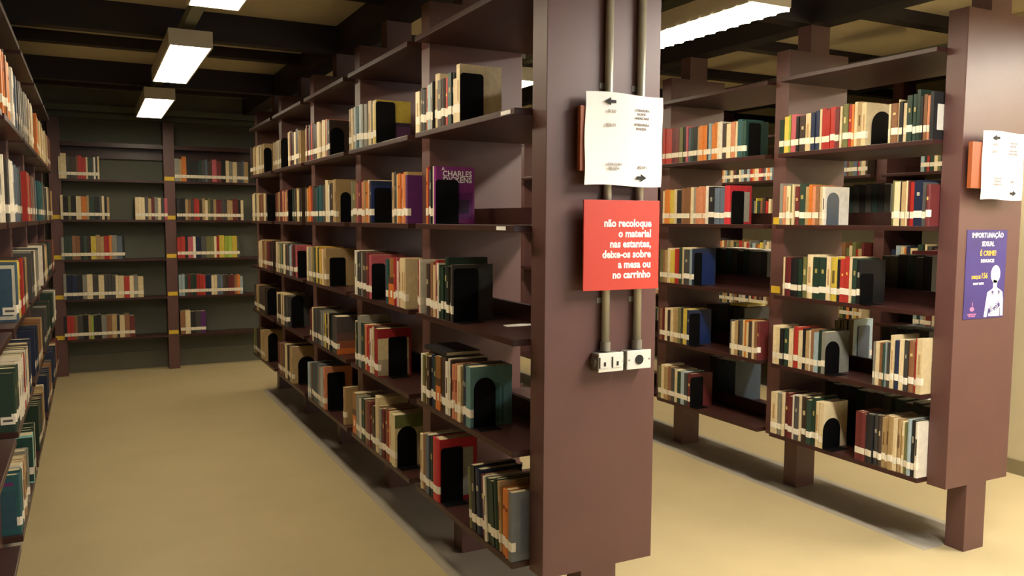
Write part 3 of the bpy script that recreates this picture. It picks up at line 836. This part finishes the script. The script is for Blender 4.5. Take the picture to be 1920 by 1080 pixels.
# ------------------------------------------------------------------ bookends
def bookend(fc, x0, wd, y, z, h, shape, m, label, rz=0):
    t = thing('bookend', label, 'bookend', (x0 + wd / 2, y, z), 'steel bookends at the row ends')
    w = wd / 2
    r = min(.014, w * .4) if shape == 'round' else w
    pts = [(-w, .0), (w, .0)]
    for i in range(9):
        a = math.pi / 2 * i / 8
        pts.append((w - r + r * math.cos(a), h - r + r * math.sin(a)))
    for i in range(9):
        a = math.pi / 2 + math.pi / 2 * i / 8
        pts.append((-w + r + r * math.cos(a), h - r + r * math.sin(a)))
    part('upright_plate', lambda bm: prism(bm, pts, -.0022, -.0007), m, t)
    boxpart('base_plate', (-w, w, -.062, -.0022, .0002, .0014), m, t)
    return t
for (fc, sh, b, be, c, bay) in ENDS:
    dx, wd, h, shape, col = be
    pl, rz, nm = CASES[fc]
    label = '%s %s bookend beside %s book, %s shelf, %s bay of %s' % (
        'black' if col == 'k' else 'slate', 'arched' if shape == 'arch' else 'square-topped', PAL[c][0], SHELF_NAME[sh], BAY_NAME[bay], nm)
    bookend(fc, pl + max(dx, -.004), max(wd, .06), b - .0016, ZS[sh], min(h, .225), shape, M_STEELK if col == 'k' else M_STEELB, label)

# ------------------------------------------------------------------ dark volumes on the back half of the right bookcase
VOLS = [('B', 2.85, 3.157, .212, 'ggxkxgkx', 'second'), ('C', 2.60, 2.885, .224, 'xekgxk', 'third'), ('D', 2.60, 2.869, .235, 'xxkgxx', 'fourth'), ('E', 2.795, 3.22, .262, 'exexgxxe', 'bottom'), ('E', 2.57, 2.77, .25, 'gkge', 'bottom'),
        ('C', 3.69, 4.205, .215, 'xgxtxkgxex', 'third'), ('D', 3.87, 4.23, .225, 'xxbxkxx', 'fourth'), ('E', 3.935, 4.18, .262, 'xbbb', 'bottom')]
for (sh, y0, y1, h, cols, nm) in VOLS:
    n = len(cols)
    for i, c in enumerate(cols):
        t = (y1 - y0) / n
        y = y1 - (i + .5) * t
        hh = h + rng.uniform(-.008, .006)
        v = thing('document_box', 'dark document box, %s from left, rear %s shelf, %s bay of right bookcase' % (NUMW(i + 1 + (8 if y0 == 2.57 else 0)), nm, 'nearest' if y1 < 3.3 else 'second'),
                  'box', (3.835, y, ZS[sh]), 'document boxes on the back of the right bookcase')
        def shell(bm):
            tt, d, wl = t / 2 - .001, .215, .003
            box(bm, -wl, 0, -tt, tt, 0, hh)
            box(bm, -d, -d + wl, -tt, tt, 0, hh)
            box(bm, -d + wl, -wl, -tt, -tt + wl, 0, hh)
            box(bm, -d + wl, -wl, tt - wl, tt, 0, hh)
            box(bm, -d + wl, -wl, -tt + wl, tt - wl, 0, wl)
        s = part('shell', shell, M_BOOK, v)
        s.color = lin(band_pal({'x': (64, 62, 58), 'k': (40, 40, 40), 'g': (40, 58, 52), 'e': (74, 74, 64), 't': (48, 78, 76), 'b': (70, 82, 96)}[c], rng.uniform(-6, 6)))
        boxpart('papers', (-.210, -.006, -t / 2 + .005, t / 2 - .005, .004, hh + (.003 if sh in 'CE' else -.008)), M_PAPER, v)

# ------------------------------------------------------------------ single things lying about
def flat_book(label, loc, sx, sy, sz, rgb, rz=0, pages=True):
    o = part('book', lambda bm: [box(bm, -sx / 2, sx / 2, -sy / 2, sy / 2, 0, .0025), box(bm, -sx / 2, sx / 2, -sy / 2, sy / 2, sz - .0025, sz), box(bm, -sx / 2, -sx / 2 + .003, -sy / 2, sy / 2, .0025, sz - .0025)], M_BOOK, None, loc=loc)
    o.rotation_euler[2] = rz
    o.color = lin(rgb)
    o['label'], o['category'] = label, 'book'
    boxpart('page_block', (-sx / 2 + .003, sx / 2 - .003, -sy / 2 + .003, sy / 2 - .003, .0026, sz - .0026), M_PAGES, o)
    return o
slip = part('paper_slip', lambda bm: prism(bm, [(-.06, -.025), (-.02, -.035), (.07, -.03), (.065, .01), (.02, .032), (-.055, .02)], .0005, .0022, 'z'), M_PAPER, None, loc=(1.415, 2.70, ZS['C']))
slip['label'], slip['category'] = 'torn pale paper slip lying on the empty third shelf behind the red sign column', 'paper'
st = boxpart('sticker', (XC - OFF - .0014, XC - OFF - .0002, 2.43, 2.50, ZS['B'] - .017, ZS['B'] - .004), M_PAPER, None)
st['label'], st['category'] = 'small white sticker on the second shelf edge beside the end panel', 'sticker'
st2 = boxpart('sticker', (XC - OFF - .0014, XC - OFF - .0002, 2.40, 2.47, ZS['A'] - .017, ZS['A'] - .004), M_PAPER, None)
st2['label'], st2['category'] = 'small white sticker on the top shelf edge beside the end panel', 'sticker'

flat_book('dark flat book lying across the tops of the fourth shelf row, nearest bay', (XC - OFF + .085, 3.09, ZS['D'] + .2275), .15, .235, .018, (34, 34, 36))
flat_book('pink flat folder lying on the document boxes, third shelf of the right bookcase', (3.70, 2.64, ZS['C'] + .2365), .17, .14, .016, (214, 110, 130))
flat_book('yellow flat booklet on the document boxes of the fourth shelf, second bay', (3.72, 3.95, ZS['D'] + .2325), .17, .14, .014, (206, 190, 70), .1)
bookend('r', 3.69, .089, 3.0735, ZS['D'], .205, 'round', M_STEELB, 'slate square-topped bookend on a pale book, rear fourth shelf of right bookcase')
